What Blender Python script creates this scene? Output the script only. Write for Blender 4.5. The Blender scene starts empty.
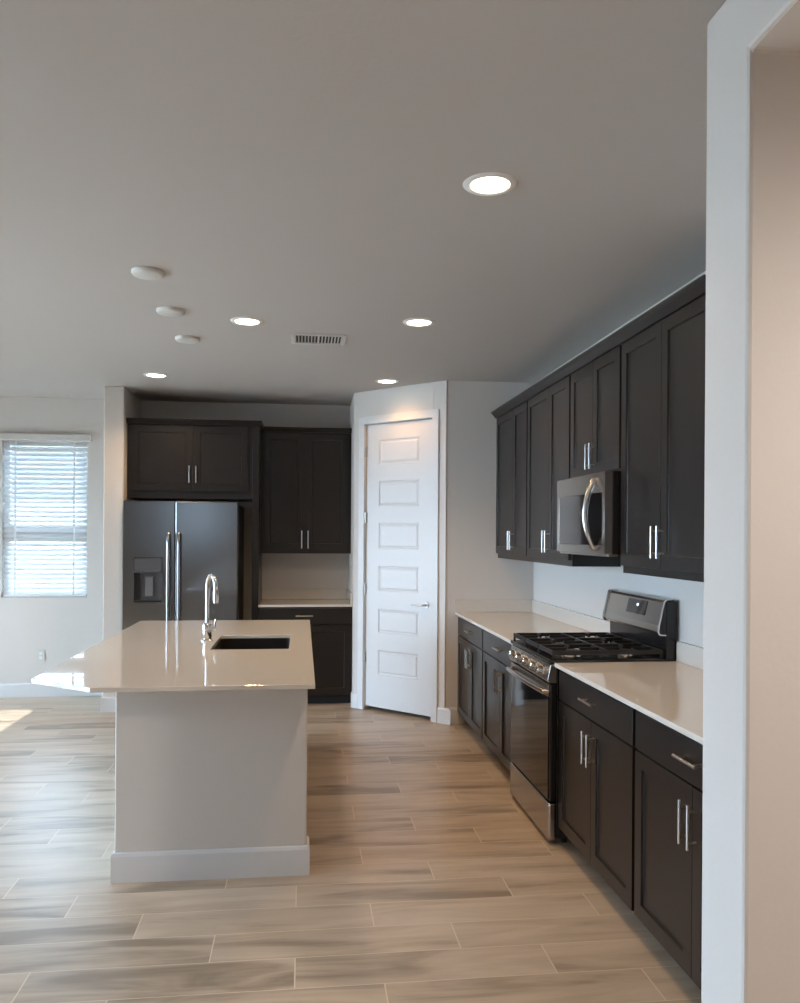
import bpy, bmesh, math
from mathutils import Vector, Matrix

scene = bpy.context.scene
PI = math.pi

# ------------------------------------------------------------------ camera, light, exposure
EYE = 1.5208
F_PX, YAW, ROLL, CY = 809.74, 0.1195, 0.0062, 535.04
cd = bpy.data.cameras.new('camera')
cam = bpy.data.objects.new('camera', cd)
scene.collection.objects.link(cam)
cd.sensor_fit = 'VERTICAL'
cd.sensor_height = 24.0
cd.lens = F_PX / 1003.0 * 24.0
cd.shift_y = (CY - 501.5) / 1003.0
cd.clip_start = 0.05
_r = Vector((math.cos(YAW), -math.sin(YAW), 0))
_f = Vector((math.sin(YAW), math.cos(YAW), 0))
_z = Vector((0, 0, 1))
_rc = _r * math.cos(ROLL) + _z * math.sin(ROLL)
_up = -_r * math.sin(ROLL) + _z * math.cos(ROLL)
m = Matrix.Identity(4)
for i in range(3):
    m[i][0], m[i][1], m[i][2] = _rc[i], _up[i], -_f[i]
m.translation = (0, 0, EYE)
cam.matrix_world = m
scene.camera = cam

scene.view_settings.view_transform = 'Standard'
scene.view_settings.look = 'None'
scene.view_settings.gamma = 1.0
scene.view_settings.use_curve_mapping = False
scene.view_settings.exposure = 0.15
scene.cycles.use_denoising = True
scene.cycles.max_bounces = 10
scene.cycles.diffuse_bounces = 6
scene.cycles.glossy_bounces = 4
scene.cycles.sample_clamp_indirect = 6.0

SKY_COL, SKY_STRENGTH = (0.56, 0.745, 1.0), 21.0
SUN_STRENGTH, SUN_COL = 10.5, (1.0, 0.97, 0.93)
SUN_DIR = (1.0, -0.12, -0.87)            # the way the sunlight travels
LED_POWER, LED_COL = 43.0, (1.0, 0.67, 0.37)

world = bpy.data.worlds.new('sky')
scene.world = world
world.use_nodes = True
wn = world.node_tree.nodes
wn['Background'].inputs[0].default_value = (*SKY_COL, 1)
wn['Background'].inputs[1].default_value = SKY_STRENGTH

sd = bpy.data.lights.new('sun', 'SUN')
sd.energy = SUN_STRENGTH
sd.color = SUN_COL
sd.angle = math.radians(0.53)
sun = bpy.data.objects.new('sun', sd)
scene.collection.objects.link(sun)
sun.rotation_mode = 'QUATERNION'
sun.rotation_quaternion = Vector(SUN_DIR).normalized().to_track_quat('-Z', 'Y')


def portal(loc, direction, sx, sy):
    """tells the sampler where daylight enters; gives no light of its own"""
    d = bpy.data.lights.new('daylight_portal', 'AREA')
    d.shape = 'RECTANGLE'
    d.size, d.size_y = sx, sy
    d.cycles.is_portal = True
    o = bpy.data.objects.new('daylight_portal', d)
    scene.collection.objects.link(o)
    o.location = loc
    o.rotation_mode = 'QUATERNION'
    o.rotation_quaternion = Vector(direction).to_track_quat('-Z', 'Z')


# ------------------------------------------------------------------ room dimensions (metres)
CEIL = 2.773
XL, XR = -4.6, 1.8757          # left wall, kitchen right wall
YB, YP = 7.86, 6.45            # back wall, grey wall beside the pantry
YF = -3.2                      # wall behind the camera
XH = 3.3                       # hall side wall
XS = 0.968                     # pillar face
YS0, YS1 = 1.676, 1.873        # pillar wall near and far faces
CT = 0.90                      # counter height

# left wall openings (y0,y1,z0,z1), rear wall openings (x0,x1,z0,z1)
SLIDER = (6.25, 7.62, 0.02, 2.16)
LEFTWIN = (2.1, 5.15, 0.06, 2.35)
REARWIN = (-2.50, -1.95, 1.70, 2.15)
BACKWIN = (-2.762, -2.0, 0.922, 2.378)

portal((XL - 0.06, (SLIDER[0] + SLIDER[1]) / 2, 1.08), (1, 0, 0), 1.37, 2.14)
portal((XL - 0.06, (LEFTWIN[0] + LEFTWIN[1]) / 2, 1.2), (1, 0, 0), 3.05, 2.3)
portal(((REARWIN[0] + REARWIN[1]) / 2, YF - 0.06, 1.925), (0, 1, 0), 0.55, 0.45)
portal((-2.381, YB + 0.16, 1.65), (0, -1, 0), 0.76, 1.46)


# ------------------------------------------------------------------ materials
def nt(mat):
    return mat.node_tree.nodes, mat.node_tree.links


def new_mat(name):
    mt = bpy.data.materials.new(name)
    mt.use_nodes = True
    return mt, mt.node_tree.nodes['Principled BSDF']


def setup(b, col, rough, metal=0.0, spec=0.5, coat=0.0):
    b.inputs['Base Color'].default_value = (*col, 1)
    b.inputs['Roughness'].default_value = rough
    b.inputs['Metallic'].default_value = metal
    b.inputs['Specular IOR Level'].default_value = spec
    b.inputs['Coat Weight'].default_value = coat
    b.inputs['Coat Roughness'].default_value = 0.06


def noisy(name, col, rough, metal=0.0, spec=0.5, coat=0.0, scale=(8, 8, 8), amt=0.12, bump=0.0, bscale=None, rvar=0.0):
    """principled material whose colour drifts with procedural noise, with optional bump"""
    mt, b = new_mat(name)
    setup(b, col, rough, metal, spec, coat)
    n, l = nt(mt)
    tc = n.new('ShaderNodeTexCoord')
    mp = n.new('ShaderNodeMapping')
    mp.inputs['Scale'].default_value = scale
    l.new(tc.outputs['Object'], mp.inputs['Vector'])
    tx = n.new('ShaderNodeTexNoise')
    tx.inputs['Scale'].default_value = 1.0
    tx.inputs['Detail'].default_value = 4
    l.new(mp.outputs[0], tx.inputs['Vector'])
    mx = n.new('ShaderNodeMix')
    mx.data_type = 'RGBA'
    mx.inputs['A'].default_value = (*[c * (1 - amt) for c in col], 1)
    mx.inputs['B'].default_value = (*[min(1, c * (1 + amt)) for c in col], 1)
    l.new(tx.outputs['Fac'], mx.inputs['Factor'])
    l.new(mx.outputs['Result'], b.inputs['Base Color'])
    if rvar:
        mr = n.new('ShaderNodeMapRange')
        mr.inputs['To Min'].default_value = max(0.02, rough - rvar)
        mr.inputs['To Max'].default_value = rough + rvar
        l.new(tx.outputs['Fac'], mr.inputs['Value'])
        l.new(mr.outputs[0], b.inputs['Roughness'])
    if bump:
        t2 = n.new('ShaderNodeTexNoise')
        t2.inputs['Detail'].default_value = 3
        if bscale is None:
            t2.inputs['Scale'].default_value = 1.0
            l.new(mp.outputs[0], t2.inputs['Vector'])
        else:
            t2.inputs['Scale'].default_value = bscale
            l.new(tc.outputs['Object'], t2.inputs['Vector'])
        bp = n.new('ShaderNodeBump')
        bp.inputs['Strength'].default_value = bump
        bp.inputs['Distance'].default_value = 0.002
        l.new(t2.outputs['Fac'], bp.inputs['Height'])
        l.new(bp.outputs[0], b.inputs['Normal'])
    return mt


def emitter(name, col, strength):
    mt, b = new_mat(name)
    setup(b, (0.8, 0.8, 0.8), 0.4)
    b.inputs['Emission Color'].default_value = (*col, 1)
    b.inputs['Emission Strength'].default_value = strength
    return mt


def glass_mat(name):
    mt, b = new_mat(name)
    n, l = nt(mt)
    tr = n.new('ShaderNodeBsdfTransparent')
    tr.inputs[0].default_value = (0.93, 0.96, 0.95, 1)
    gl = n.new('ShaderNodeBsdfGlossy')
    gl.inputs['Roughness'].default_value = 0.02
    fr = n.new('ShaderNodeFresnel')
    fr.inputs[0].default_value = 1.45
    ms = n.new('ShaderNodeMixShader')
    l.new(fr.outputs[0], ms.inputs[0])
    l.new(tr.outputs[0], ms.inputs[1])
    l.new(gl.outputs[0], ms.inputs[2])
    l.new(ms.outputs[0], n['Material Output'].inputs[0])
    return mt


def floor_mat():
    mt, b = new_mat('wood_look_tile')
    n, l = nt(mt)

    def math_(op, a, c=None):
        x = n.new('ShaderNodeMath')
        x.operation = op
        for i, v in enumerate((a, c)):
            if v is None:
                continue
            if isinstance(v, (int, float)):
                x.inputs[i].default_value = v
            else:
                l.new(v, x.inputs[i])
        return x.outputs[0]
    tc = n.new('ShaderNodeTexCoord')
    sp = n.new('ShaderNodeSeparateXYZ')
    l.new(tc.outputs['Object'], sp.inputs[0])
    X, Y = sp.outputs[0], sp.outputs[1]
    ry = math_('DIVIDE', math_('SUBTRACT', Y, 2.93), 0.2005)
    row = math_('FLOOR', ry)
    fy = math_('FRACT', ry)
    rx = math_('DIVIDE', math_('ADD', math_('SUBTRACT', X, 0.585), math_('MULTIPLY', row, 0.3027)), 0.908)
    col = math_('FLOOR', rx)
    fx = math_('FRACT', rx)
    gx = math_('LESS_THAN', fx, 0.0052)
    gy = math_('LESS_THAN', fy, 0.016)
    grout = math_('MAXIMUM', gx, gy)
    cv = n.new('ShaderNodeCombineXYZ')
    l.new(row, cv.inputs[0])
    l.new(col, cv.inputs[1])
    wh = n.new('ShaderNodeTexWhiteNoise')
    wh.noise_dimensions = '2D'
    l.new(cv.outputs[0], wh.inputs['Vector'])
    rnd = wh.outputs['Value']
    # grain runs along each plank (x) and is different in each one
    gv = n.new('ShaderNodeCombineXYZ')
    l.new(math_('ADD', math_('MULTIPLY', X, 1.6), math_('MULTIPLY', rnd, 37.0)), gv.inputs[0])
    l.new(math_('MULTIPLY', Y, 9.0), gv.inputs[1])
    l.new(math_('MULTIPLY', rnd, 11.0), gv.inputs[2])
    t1 = n.new('ShaderNodeTexNoise')
    t1.inputs['Scale'].default_value = 1.0
    t1.inputs['Detail'].default_value = 5
    t1.inputs['Distortion'].default_value = 0.6
    l.new(gv.outputs[0], t1.inputs['Vector'])
    g2 = n.new('ShaderNodeCombineXYZ')
    l.new(math_('ADD', math_('MULTIPLY', X, 3.0), math_('MULTIPLY', rnd, 91.0)), g2.inputs[0])
    l.new(math_('MULTIPLY', Y, 90.0), g2.inputs[1])
    t2 = n.new('ShaderNodeTexNoise')
    t2.inputs['Scale'].default_value = 1.0
    t2.inputs['Detail'].default_value = 3
    l.new(g2.outputs[0], t2.inputs['Vector'])
    fac = math_('ADD', math_('MULTIPLY', t1.outputs['Fac'], 0.80), math_('MULTIPLY', t2.outputs['Fac'], 0.10))
    fac = math_('ADD', fac, math_('ADD', 0.05, math_('MULTIPLY', math_('SUBTRACT', rnd, 0.5), 0.16)))
    cr = n.new('ShaderNodeValToRGB')
    e = cr.color_ramp.elements
    e[0].position, e[0].color = 0.335, (0.263, 0.201, 0.142, 1)
    e[1].position, e[1].color = 0.64, (0.532, 0.427, 0.323, 1)
    k = cr.color_ramp.elements.new(0.46)
    k.color = (0.431, 0.336, 0.245, 1)
    l.new(fac, cr.inputs[0])
    mx = n.new('ShaderNodeMix')
    mx.data_type = 'RGBA'
    l.new(grout, mx.inputs['Factor'])
    l.new(cr.outputs[0], mx.inputs['A'])
    mx.inputs['B'].default_value = (0.650, 0.553, 0.433, 1)
    l.new(mx.outputs['Result'], b.inputs['Base Color'])
    b.inputs['Roughness'].default_value = 0.36
    rr = n.new('ShaderNodeMapRange')
    l.new(grout, rr.inputs['Value'])
    rr.inputs['To Min'].default_value = 0.34
    rr.inputs['To Max'].default_value = 0.8
    l.new(rr.outputs[0], b.inputs['Roughness'])
    bp = n.new('ShaderNodeBump')
    bp.inputs['Strength'].default_value = 0.35
    bp.inputs['Distance'].default_value = 0.002
    l.new(math_('SUBTRACT', math_('MULTIPLY', t2.outputs['Fac'], 0.25), grout), bp.inputs['Height'])
    l.new(bp.outputs[0], b.inputs['Normal'])
    return mt


def steel(name, col, rough, axis):
    s = {'x': (3, 260, 260), 'y': (260, 3, 260), 'z': (260, 260, 3)}[axis]
    return noisy(name, col, rough, metal=1.0, scale=s, amt=0.05, bump=0.0, rvar=0.03)


M = {
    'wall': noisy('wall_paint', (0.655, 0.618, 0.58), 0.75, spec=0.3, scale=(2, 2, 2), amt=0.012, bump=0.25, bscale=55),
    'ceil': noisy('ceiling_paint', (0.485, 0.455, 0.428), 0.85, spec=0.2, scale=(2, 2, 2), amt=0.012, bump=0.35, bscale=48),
    'trim': noisy('white_trim_paint', (0.69, 0.69, 0.69), 0.35, spec=0.5, scale=(5, 5, 5), amt=0.01),
    'floor': floor_mat(),
    'cab': noisy('espresso_wood', (0.0125, 0.0100, 0.0088), 0.315, spec=0.5, scale=(26, 26, 1.4), amt=0.14),
    'cabx': noisy('espresso_wood_level_grain', (0.0125, 0.0100, 0.0088), 0.315, spec=0.5, scale=(1.4, 26, 26), amt=0.14),
    'dark': noisy('toe_kick_dark', (0.012, 0.010, 0.009), 0.6, amt=0.2),
    'quartz': noisy('cream_quartz', (0.66, 0.615, 0.555), 0.035, spec=0.6, scale=(60, 60, 60), amt=0.03),
    'nickel': steel('satin_nickel', (0.62, 0.60, 0.57), 0.28, 'z'),
    'chrome': noisy('chrome', (0.82, 0.82, 0.82), 0.08, metal=1.0, amt=0.02),
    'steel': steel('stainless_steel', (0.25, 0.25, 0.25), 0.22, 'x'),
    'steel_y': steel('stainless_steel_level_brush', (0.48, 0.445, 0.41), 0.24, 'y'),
    'handle': steel('handle_stainless', (0.42, 0.42, 0.43), 0.16, 'z'),
    'steel_hi': steel('bright_stainless', (0.74, 0.73, 0.71), 0.2, 'z'),
    'black': noisy('black_enamel', (0.010, 0.010, 0.011), 0.22, amt=0.2),
    'iron': noisy('cast_iron', (0.012, 0.012, 0.013), 0.5, amt=0.3, bump=0.2, bscale=300),
    'bglass': noisy('black_glass', (0.008, 0.008, 0.009), 0.05, spec=0.7, amt=0.1),
    'gplastic': noisy('grey_plastic', (0.09, 0.09, 0.095), 0.4, amt=0.1),
    'mplastic': noisy('mid_grey_plastic', (0.16, 0.16, 0.165), 0.35, amt=0.05),
    'dplastic': noisy('dark_plastic', (0.018, 0.018, 0.02), 0.35, amt=0.1),
    'wplastic': noisy('white_plastic', (0.78, 0.78, 0.76), 0.4, amt=0.02),
    'blind': noisy('white_blind_slat', (0.80, 0.82, 0.83), 0.45, amt=0.02),
    'valance': noisy('valance_warm_white', (0.60, 0.58, 0.55), 0.5, amt=0.02),
    'mwin': noisy('microwave_window', (0.055, 0.055, 0.055), 0.12, amt=0.1),
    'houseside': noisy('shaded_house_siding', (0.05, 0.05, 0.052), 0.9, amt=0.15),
    'vent': noisy('vent_white_metal', (0.62, 0.61, 0.58), 0.45, amt=0.02),
    'ventdark': noisy('vent_duct_dark', (0.05, 0.05, 0.05), 0.8, amt=0.1),
    'lens': emitter('led_lens', (1.0, 0.88, 0.70), 8.0),
    'display': emitter('clock_display', (0.75, 0.9, 1.0), 1.6),
    'glass': glass_mat('window_glass'),
    'stucco': noisy('pale_stucco', (0.74, 0.73, 0.71), 0.9, amt=0.05, bump=0.3, bscale=40),
    'gravel': noisy('pale_gravel', (0.48, 0.47, 0.45), 0.95, amt=0.25, scale=(30, 30, 30)),
    'sinkm': noisy('dark_sink_composite', (0.015, 0.014, 0.013), 0.35, amt=0.15),
}

# ------------------------------------------------------------------ builders
MW = {}


def mat_of(o):
    return MW.get(o.name, Matrix.Identity(4))


class MB:
    def __init__(self):
        self.bm = bmesh.new()

    def quad(self, pts):
        vs = [self.bm.verts.new(p) for p in pts]
        return self.bm.faces.new(vs)

    def box(self, x0, x1, y0, y1, z0, z1):
        v = [self.bm.verts.new((x, y, z)) for z in (z0, z1) for y in (y0, y1) for x in (x0, x1)]
        for f in ((0, 2, 3, 1), (4, 5, 7, 6), (0, 1, 5, 4), (2, 6, 7, 3), (0, 4, 6, 2), (1, 3, 7, 5)):
            self.bm.faces.new([v[i] for i in f])
        return self

    def tube(self, pts, r, seg=12, caps=True, scale=(1, 1)):
        """sweep a circle (radius r, or a radius per point) along points"""
        pts = [Vector(p) for p in pts]
        rs = r if isinstance(r, (list, tuple)) else [r] * len(pts)
        rings = []
        prev = None
        for i, p in enumerate(pts):
            t = (pts[min(i + 1, len(pts) - 1)] - pts[max(i - 1, 0)]).normalized()
            if prev is None:
                a = Vector((0, 0, 1)) if abs(t.z) < 0.9 else Vector((1, 0, 0))
                n1 = t.cross(a).normalized()
            else:
                n1 = (prev - t * prev.dot(t)).normalized()
            prev = n1
            n2 = t.cross(n1)
            rings.append([self.bm.verts.new(p + n1 * (math.cos(2 * PI * k / seg) * rs[i] * scale[0]) + n2 * (math.sin(2 * PI * k / seg) * rs[i] * scale[1])) for k in range(seg)])
        for a, b in zip(rings, rings[1:]):
            for k in range(seg):
                self.bm.faces.new((a[k], a[(k + 1) % seg], b[(k + 1) % seg], b[k]))
        if caps:
            self.bm.faces.new(rings[0][::-1])
            self.bm.faces.new(rings[-1])
        return self

    def cyl(self, p0, p1, r, seg=16):
        return self.tube([p0, p1], r, seg)

    def lathe(self, prof, c=(0, 0, 0), seg=40, axis='z'):
        """revolve (radius, height) points about an axis through c"""
        rings = []
        for r, h in prof:
            ring = []
            for k in range(seg):
                a = 2 * PI * k / seg
                if axis == 'z':
                    p = (c[0] + r * math.cos(a), c[1] + r * math.sin(a), c[2] + h)
                elif axis == 'x':
                    p = (c[0] + h, c[1] + r * math.cos(a), c[2] + r * math.sin(a))
                else:
                    p = (c[0] + r * math.cos(a), c[1] + h, c[2] + r * math.sin(a))
                ring.append(self.bm.verts.new(p))
            rings.append(ring)
        for a, b in zip(rings, rings[1:]):
            for k in range(seg):
                self.bm.faces.new((a[k], a[(k + 1) % seg], b[(k + 1) % seg], b[k]))
        if prof[0][0] > 1e-6:
            self.bm.faces.new(rings[0])
        if prof[-1][0] > 1e-6:
            self.bm.faces.new(rings[-1][::-1])
        return self

    def prism(self, poly, a0, a1, axis='y'):
        """extrude a 2D polygon; axis y: poly is (x,z); axis x: (y,z); axis z: (x,y)"""
        def P(u, v, a):
            return {'y': (u, a, v), 'x': (a, u, v), 'z': (u, v, a)}[axis]
        A = [self.bm.verts.new(P(u, v, a0)) for u, v in poly]
        B = [self.bm.verts.new(P(u, v, a1)) for u, v in poly]
        n = len(poly)
        for k in range(n):
            self.bm.faces.new((A[k], A[(k + 1) % n], B[(k + 1) % n], B[k]))
        self.bm.faces.new(A[::-1])
        self.bm.faces.new(B)
        return self

    def panel(self, x0, x1, z0, z1, yb, yf, panels, prof):
        """a slab facing -y with moulded panels; prof is a list of (inset, depth)"""
        bm = self.bm
        # back, sides
        c = {}
        for nm, y in (('b', yb), ('f', yf)):
            c[nm] = [bm.verts.new(p) for p in ((x0, y, z0), (x1, y, z0), (x1, y, z1), (x0, y, z1))]
        bm.faces.new(c['b'])
        for k in range(4):
            bm.faces.new((c['b'][k], c['f'][k], c['f'][(k + 1) % 4], c['b'][(k + 1) % 4]))
        zc = z0
        ps = sorted(panels, key=lambda p: p[2])
        for (a0, a1, b0, b1) in ps:
            self.quad(((x0, yf, zc), (x1, yf, zc), (x1, yf, b0), (x0, yf, b0)))
            self.quad(((x0, yf, b0), (a0, yf, b0), (a0, yf, b1), (x0, yf, b1)))
            self.quad(((a1, yf, b0), (x1, yf, b0), (x1, yf, b1), (a1, yf, b1)))
            zc = b1
            last = [(a0, yf, b0), (a1, yf, b0), (a1, yf, b1), (a0, yf, b1)]
            for ins, dep in prof:
                cur = [(a0 + ins, yf + dep, b0 + ins), (a1 - ins, yf + dep, b0 + ins), (a1 - ins, yf + dep, b1 - ins), (a0 + ins, yf + dep, b1 - ins)]
                for k in range(4):
                    self.quad((last[k], last[(k + 1) % 4], cur[(k + 1) % 4], cur[k]))
                last = cur
            self.quad(last)
        self.quad(((x0, yf, zc), (x1, yf, zc), (x1, yf, z1), (x0, yf, z1)))
        return self

    def build(self, name, mat, parent=None, bevel=0.0, smooth=False, world=False, seg=2):
        bm = self.bm
        bmesh.ops.remove_doubles(bm, verts=bm.verts, dist=1e-6)
        bmesh.ops.recalc_face_normals(bm, faces=bm.faces)
        if parent is not None and world:
            bm.transform(mat_of(parent).inverted())
        me = bpy.data.meshes.new(name)
        bm.to_mesh(me)
        bm.free()
        me.materials.append(M[mat])
        o = bpy.data.objects.new(name, me)
        scene.collection.objects.link(o)
        if smooth:
            for p in me.polygons:
                p.use_smooth = True
            try:
                me.set_sharp_from_angle(angle=math.radians(38))
            except Exception:
                pass
        if parent is not None:
            o.parent = parent
            MW[o.name] = mat_of(parent)
        if bevel:
            b = o.modifiers.new('bevel', 'BEVEL')
            b.width = bevel
            b.segments = seg
            b.limit_method = 'ANGLE'
            b.angle_limit = math.radians(40)
        return o


def tag(o, label, cat, group=None):
    o['label'] = label
    o['category'] = cat
    if group:
        o['group'] = group
    return o


def thing(name, label, cat, loc=(0, 0, 0), rz=0.0, group=None):
    o = bpy.data.objects.new(name, None)
    o.empty_display_size = 0.1
    scene.collection.objects.link(o)
    o.location = loc
    o.rotation_euler = (0, 0, rz)
    MW[o.name] = Matrix.Translation(loc) @ Matrix.Rotation(rz, 4, 'Z')
    return tag(o, label, cat, group)


def struct(name, mb, mat, bevel=0.0, label=None):
    o = mb.build(name, mat, bevel=bevel)
    o['kind'] = 'structure'
    if label:
        o['label'] = label
    return o


# ------------------------------------------------------------------ the room
T = 0.14
struct('floor', MB().box(XL - T, XH + T, YF - T, YB + T, -0.1, 0), 'floor')
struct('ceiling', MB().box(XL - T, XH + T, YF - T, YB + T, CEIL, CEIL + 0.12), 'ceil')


def wall_x(mb, xa, xb, y0, y1, holes):
    """wall lying along y with (y0,y1,z0,z1) holes"""
    c = y0
    for (a, b, z0, z1) in sorted(holes):
        mb.box(xa, xb, c, a, 0, CEIL)
        if z0 > 0.03:
            mb.box(xa, xb, a, b, 0, z0)
        mb.box(xa, xb, a, b, z1, CEIL)
        c = b
    mb.box(xa, xb, c, y1, 0, CEIL)
    return mb


def wall_y(mb, ya, yb, x0, x1, holes):
    c = x0
    for (a, b, z0, z1) in sorted(holes):
        mb.box(c, a, ya, yb, 0, CEIL)
        if z0 > 0.03:
            mb.box(a, b, ya, yb, 0, z0)
        mb.box(a, b, ya, yb, z1, CEIL)
        c = b
    mb.box(c, x1, ya, yb, 0, CEIL)
    return mb


struct('wall_left', wall_x(MB(), XL - T, XL, YF, YB, [SLIDER, LEFTWIN]), 'wall')
struct('wall_back', wall_y(MB(), YB, YB + T, XL - T, 2.02, [BACKWIN]), 'wall')
struct('wall_front', wall_y(MB(), YF - T, YF, XL - T, XH + T, [REARWIN]), 'wall')
struct('wall_right', MB().box(XR, XR + T, YS1, YB, 0, CEIL), 'wall')
struct('wall_hall', MB().box(XH, XH + T, YF, YS1, 0, CEIL), 'wall')
struct('wall_pillar', MB().prism([(YF, 2.596), (YS0, 2.596), (YS0, 0), (YS1, 0), (YS1, CEIL), (YF, CEIL)], XS, 1.22, 'x'), 'wall', bevel=0.010)
struct('wall_kitchen_end', MB().box(1.195, XH, YS0 + 0.0002, YS1 - 0.0002, 0, CEIL), 'wall')
SX0, SX1, SY = -1.685, -1.518, 7.13
struct('wall_stub', MB().box(SX0, SX1, SY, YB, 0, CEIL), 'wall', bevel=0.010)
# pantry: side wall, diagonal door wall, grey wall
PA, PB = (0.445, 7.14), (1.145, 6.44)
struct('wall_pantry_side', MB().box(0.445, 0.545, 7.14, YB, 0, CEIL), 'wall')
struct('wall_pantry_front', MB().box(1.145, XR, YP, YP + 0.10, 0, CEIL), 'wall')
diag = MB()
DL = math.hypot(0.70, 0.70)
OP0, OP1, OPZ = 0.122, 0.866, 2.488
diag.box(0, OP0, 0, 0.105, 0, CEIL).box(OP1, DL, 0, 0.105, 0, CEIL).box(OP0, OP1, 0, 0.105, OPZ, CEIL)
dm = Matrix.Translation((PA[0], PA[1], 0)) @ Matrix.Rotation(-PI / 4, 4, 'Z')
diag.bm.transform(dm)
struct('wall_pantry_diagonal', diag, 'wall', bevel=0.006)


# baseboards: a profile run along straight lines
def base_run(name, pts, h=0.13, t=0.013, parent=None):
    """pts: polyline on the floor, room side to the left of travel"""
    mb = MB()
    P = [Vector((p[0], p[1])) for p in pts]
    offs = []
    for i, p in enumerate(P):
        ns = []
        for a, b in ((i - 1, i), (i, i + 1)):
            if a >= 0 and b < len(P):
                d = (P[b] - P[a]).normalized()
                ns.append(Vector((-d.y, d.x)))
        n = ns[0] if len(ns) == 1 else (ns[0] + ns[1]) / (1 + ns[0].dot(ns[1]))
        offs.append(n)
    prof = [(0.0005, 0.0), (t, 0.0), (t, h - 0.016), (t - 0.004, h - 0.004), (0.004, h), (0.0005, h)]
    rings = []
    for p, n in zip(P, offs):
        rings.append([mb.bm.verts.new((p.x + n.x * u, p.y + n.y * u, v)) for u, v in prof])
    for a, b in zip(rings, rings[1:]):
        for k in range(len(prof)):
            k2 = (k + 1) % len(prof)
            mb.bm.faces.new((a[k], a[k2], b[k2], b[k]))
    mb.bm.faces.new(rings[0])
    mb.bm.faces.new(rings[-1][::-1])
    if parent is None:
        return struct(name, mb, 'trim')
    return mb.build(name, 'trim', parent, world=True)


base_run('baseboard_stub', [(SX1, 7.20), (SX1, SY), (SX0, SY), (SX0, YB)])
base_run('baseboard_back', [(SX0 - 0.014, YB), (XL, YB)])
base_run('baseboard_left', [(XL, YB - 0.014), (XL, SLIDER[1] + 0.06)])
base_run('baseboard_pillar', [(XH, YS0), (XS, YS0), (XS, YS1)])
d45 = 0.70710678
def on_diag(s, y=0.0):
    return (PA[0] + s * d45 - y * -d45 * -1, PA[1] - s * d45 + y * d45)
base_run('baseboard_pantry_right', [(XR - 0.62, YP), (1.1408, YP), (1.145, 6.44), on_diag(0.925)])
base_run('baseboard_pantry_left', [on_diag(0.062), PA, (0.445, 7.19)])

# ---- pantry door: structure with children
door = thing('door_1', 'white six-panel pantry door on the diagonal corner wall', 'door', (PA[0], PA[1], 0), -PI / 4)
door['kind'] = 'structure'
leaf_x0, leaf_x1, leaf_z0, leaf_z1 = 0.137, 0.851, 0.034, 2.474
leaf = MB().panel(leaf_x0, leaf_x1, leaf_z0, leaf_z1, 0.050, 0.014,
                  [(0.277, 0.711, a, b) for a, b in ((2.128, 2.338), (1.765, 1.985), (1.402, 1.624), (1.039, 1.254), (0.678, 0.884), (0.318, 0.531))],
                  [(0.006, 0.007), (0.016, 0.009), (0.030, 0.002), (0.034, 0.002)]).build('door_leaf', 'trim', door)
MB().box(OP0, leaf_x0 - 0.003, 0.0, 0.104, 0, OPZ).box(leaf_x1 + 0.003, OP1, 0.0, 0.104, 0, OPZ).box(leaf_x0 - 0.003, leaf_x1 + 0.003, 0.0, 0.104, leaf_z1 + 0.006, OPZ).build('door_jamb', 'trim', door)
cas = MB()
cas.box(OP0 - 0.056, OP0 + 0.006, -0.016, 0, 0, OPZ + 0.056).box(OP1 - 0.006, OP1 + 0.056, -0.016, 0, 0, OPZ + 0.056).box(OP0 + 0.006, OP1 - 0.006, -0.016, 0, OPZ - 0.006, OPZ + 0.056)
cas.build('door_casing', 'trim', door, bevel=0.004)
for hz in (2.243, 1.672, 1.05, 0.457):
    MB().cyl((leaf_x0 - 0.004, 0.004, hz - 0.045), (leaf_x0 - 0.004, 0.004, hz + 0.045), 0.007, 10).box(leaf_x0 - 0.003, leaf_x0 + 0.012, 0.011, 0.0135, hz - 0.045, hz + 0.045).build('hinge', 'nickel', door)
lev = MB()
lx, lz = 0.790, 0.945
lev.lathe([(0.0, -0.008), (0.026, -0.008), (0.029, 0.0), (0.029, 0.002)], (lx, 0.012, lz), 24, 'y')
lev.cyl((lx, 0.006, lz), (lx, -0.045, lz), 0.010, 14)
lev.tube([(lx + 0.008, -0.045, lz), (lx - 0.03, -0.047, lz), (lx - 0.075, -0.045, lz), (lx - 0.115, -0.040, lz - 0.002)], [0.010, 0.009, 0.0085, 0.007], 12)
lev.build('lever_handle', 'nickel', door, smooth=True)
MB().box(leaf_x1 - 0.0025, leaf_x1 + 0.002, 0.012, 0.0138, lz - 0.03, lz + 0.03).build('latch_plate', 'nickel', door)

# ---- back window
win = thing('window_1', 'white-framed window in the left part of the back wall', 'window', (-2.381, YB, BACKWIN[2]))
win['kind'] = 'structure'
bx0, bx1, bz0, bz1 = BACKWIN
fr = MB()
fy0, fy1 = YB + 0.07, YB + 0.12
for a, b, c, d in ((bx0, bx0 + 0.045, bz0, bz1), (bx1 - 0.045, bx1, bz0, bz1), (bx0 + 0.045, bx1 - 0.045, bz0, bz0 + 0.045), (bx0 + 0.045, bx1 - 0.045, bz1 - 0.045, bz1)):
    fr.box(a, b, fy0, fy1, c, d)
fr.build('window_frame', 'trim', win, bevel=0.003, world=True)
MB().box(bx0 + 0.045, bx1 - 0.045, fy0 - 0.005, fy1 - 0.005, 1.47, 1.60).build('meeting_rail', 'trim', win, bevel=0.003, world=True)
MB().box(bx0 + 0.045, bx1 - 0.045, YB + 0.095, YB + 0.099, bz0 + 0.045, 1.47).build('pane', 'glass', win, world=True)
MB().box(bx0 + 0.045, bx1 - 0.045, YB + 0.095, YB + 0.099, 1.60, bz1 - 0.045).build('pane', 'glass', win, world=True)


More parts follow.
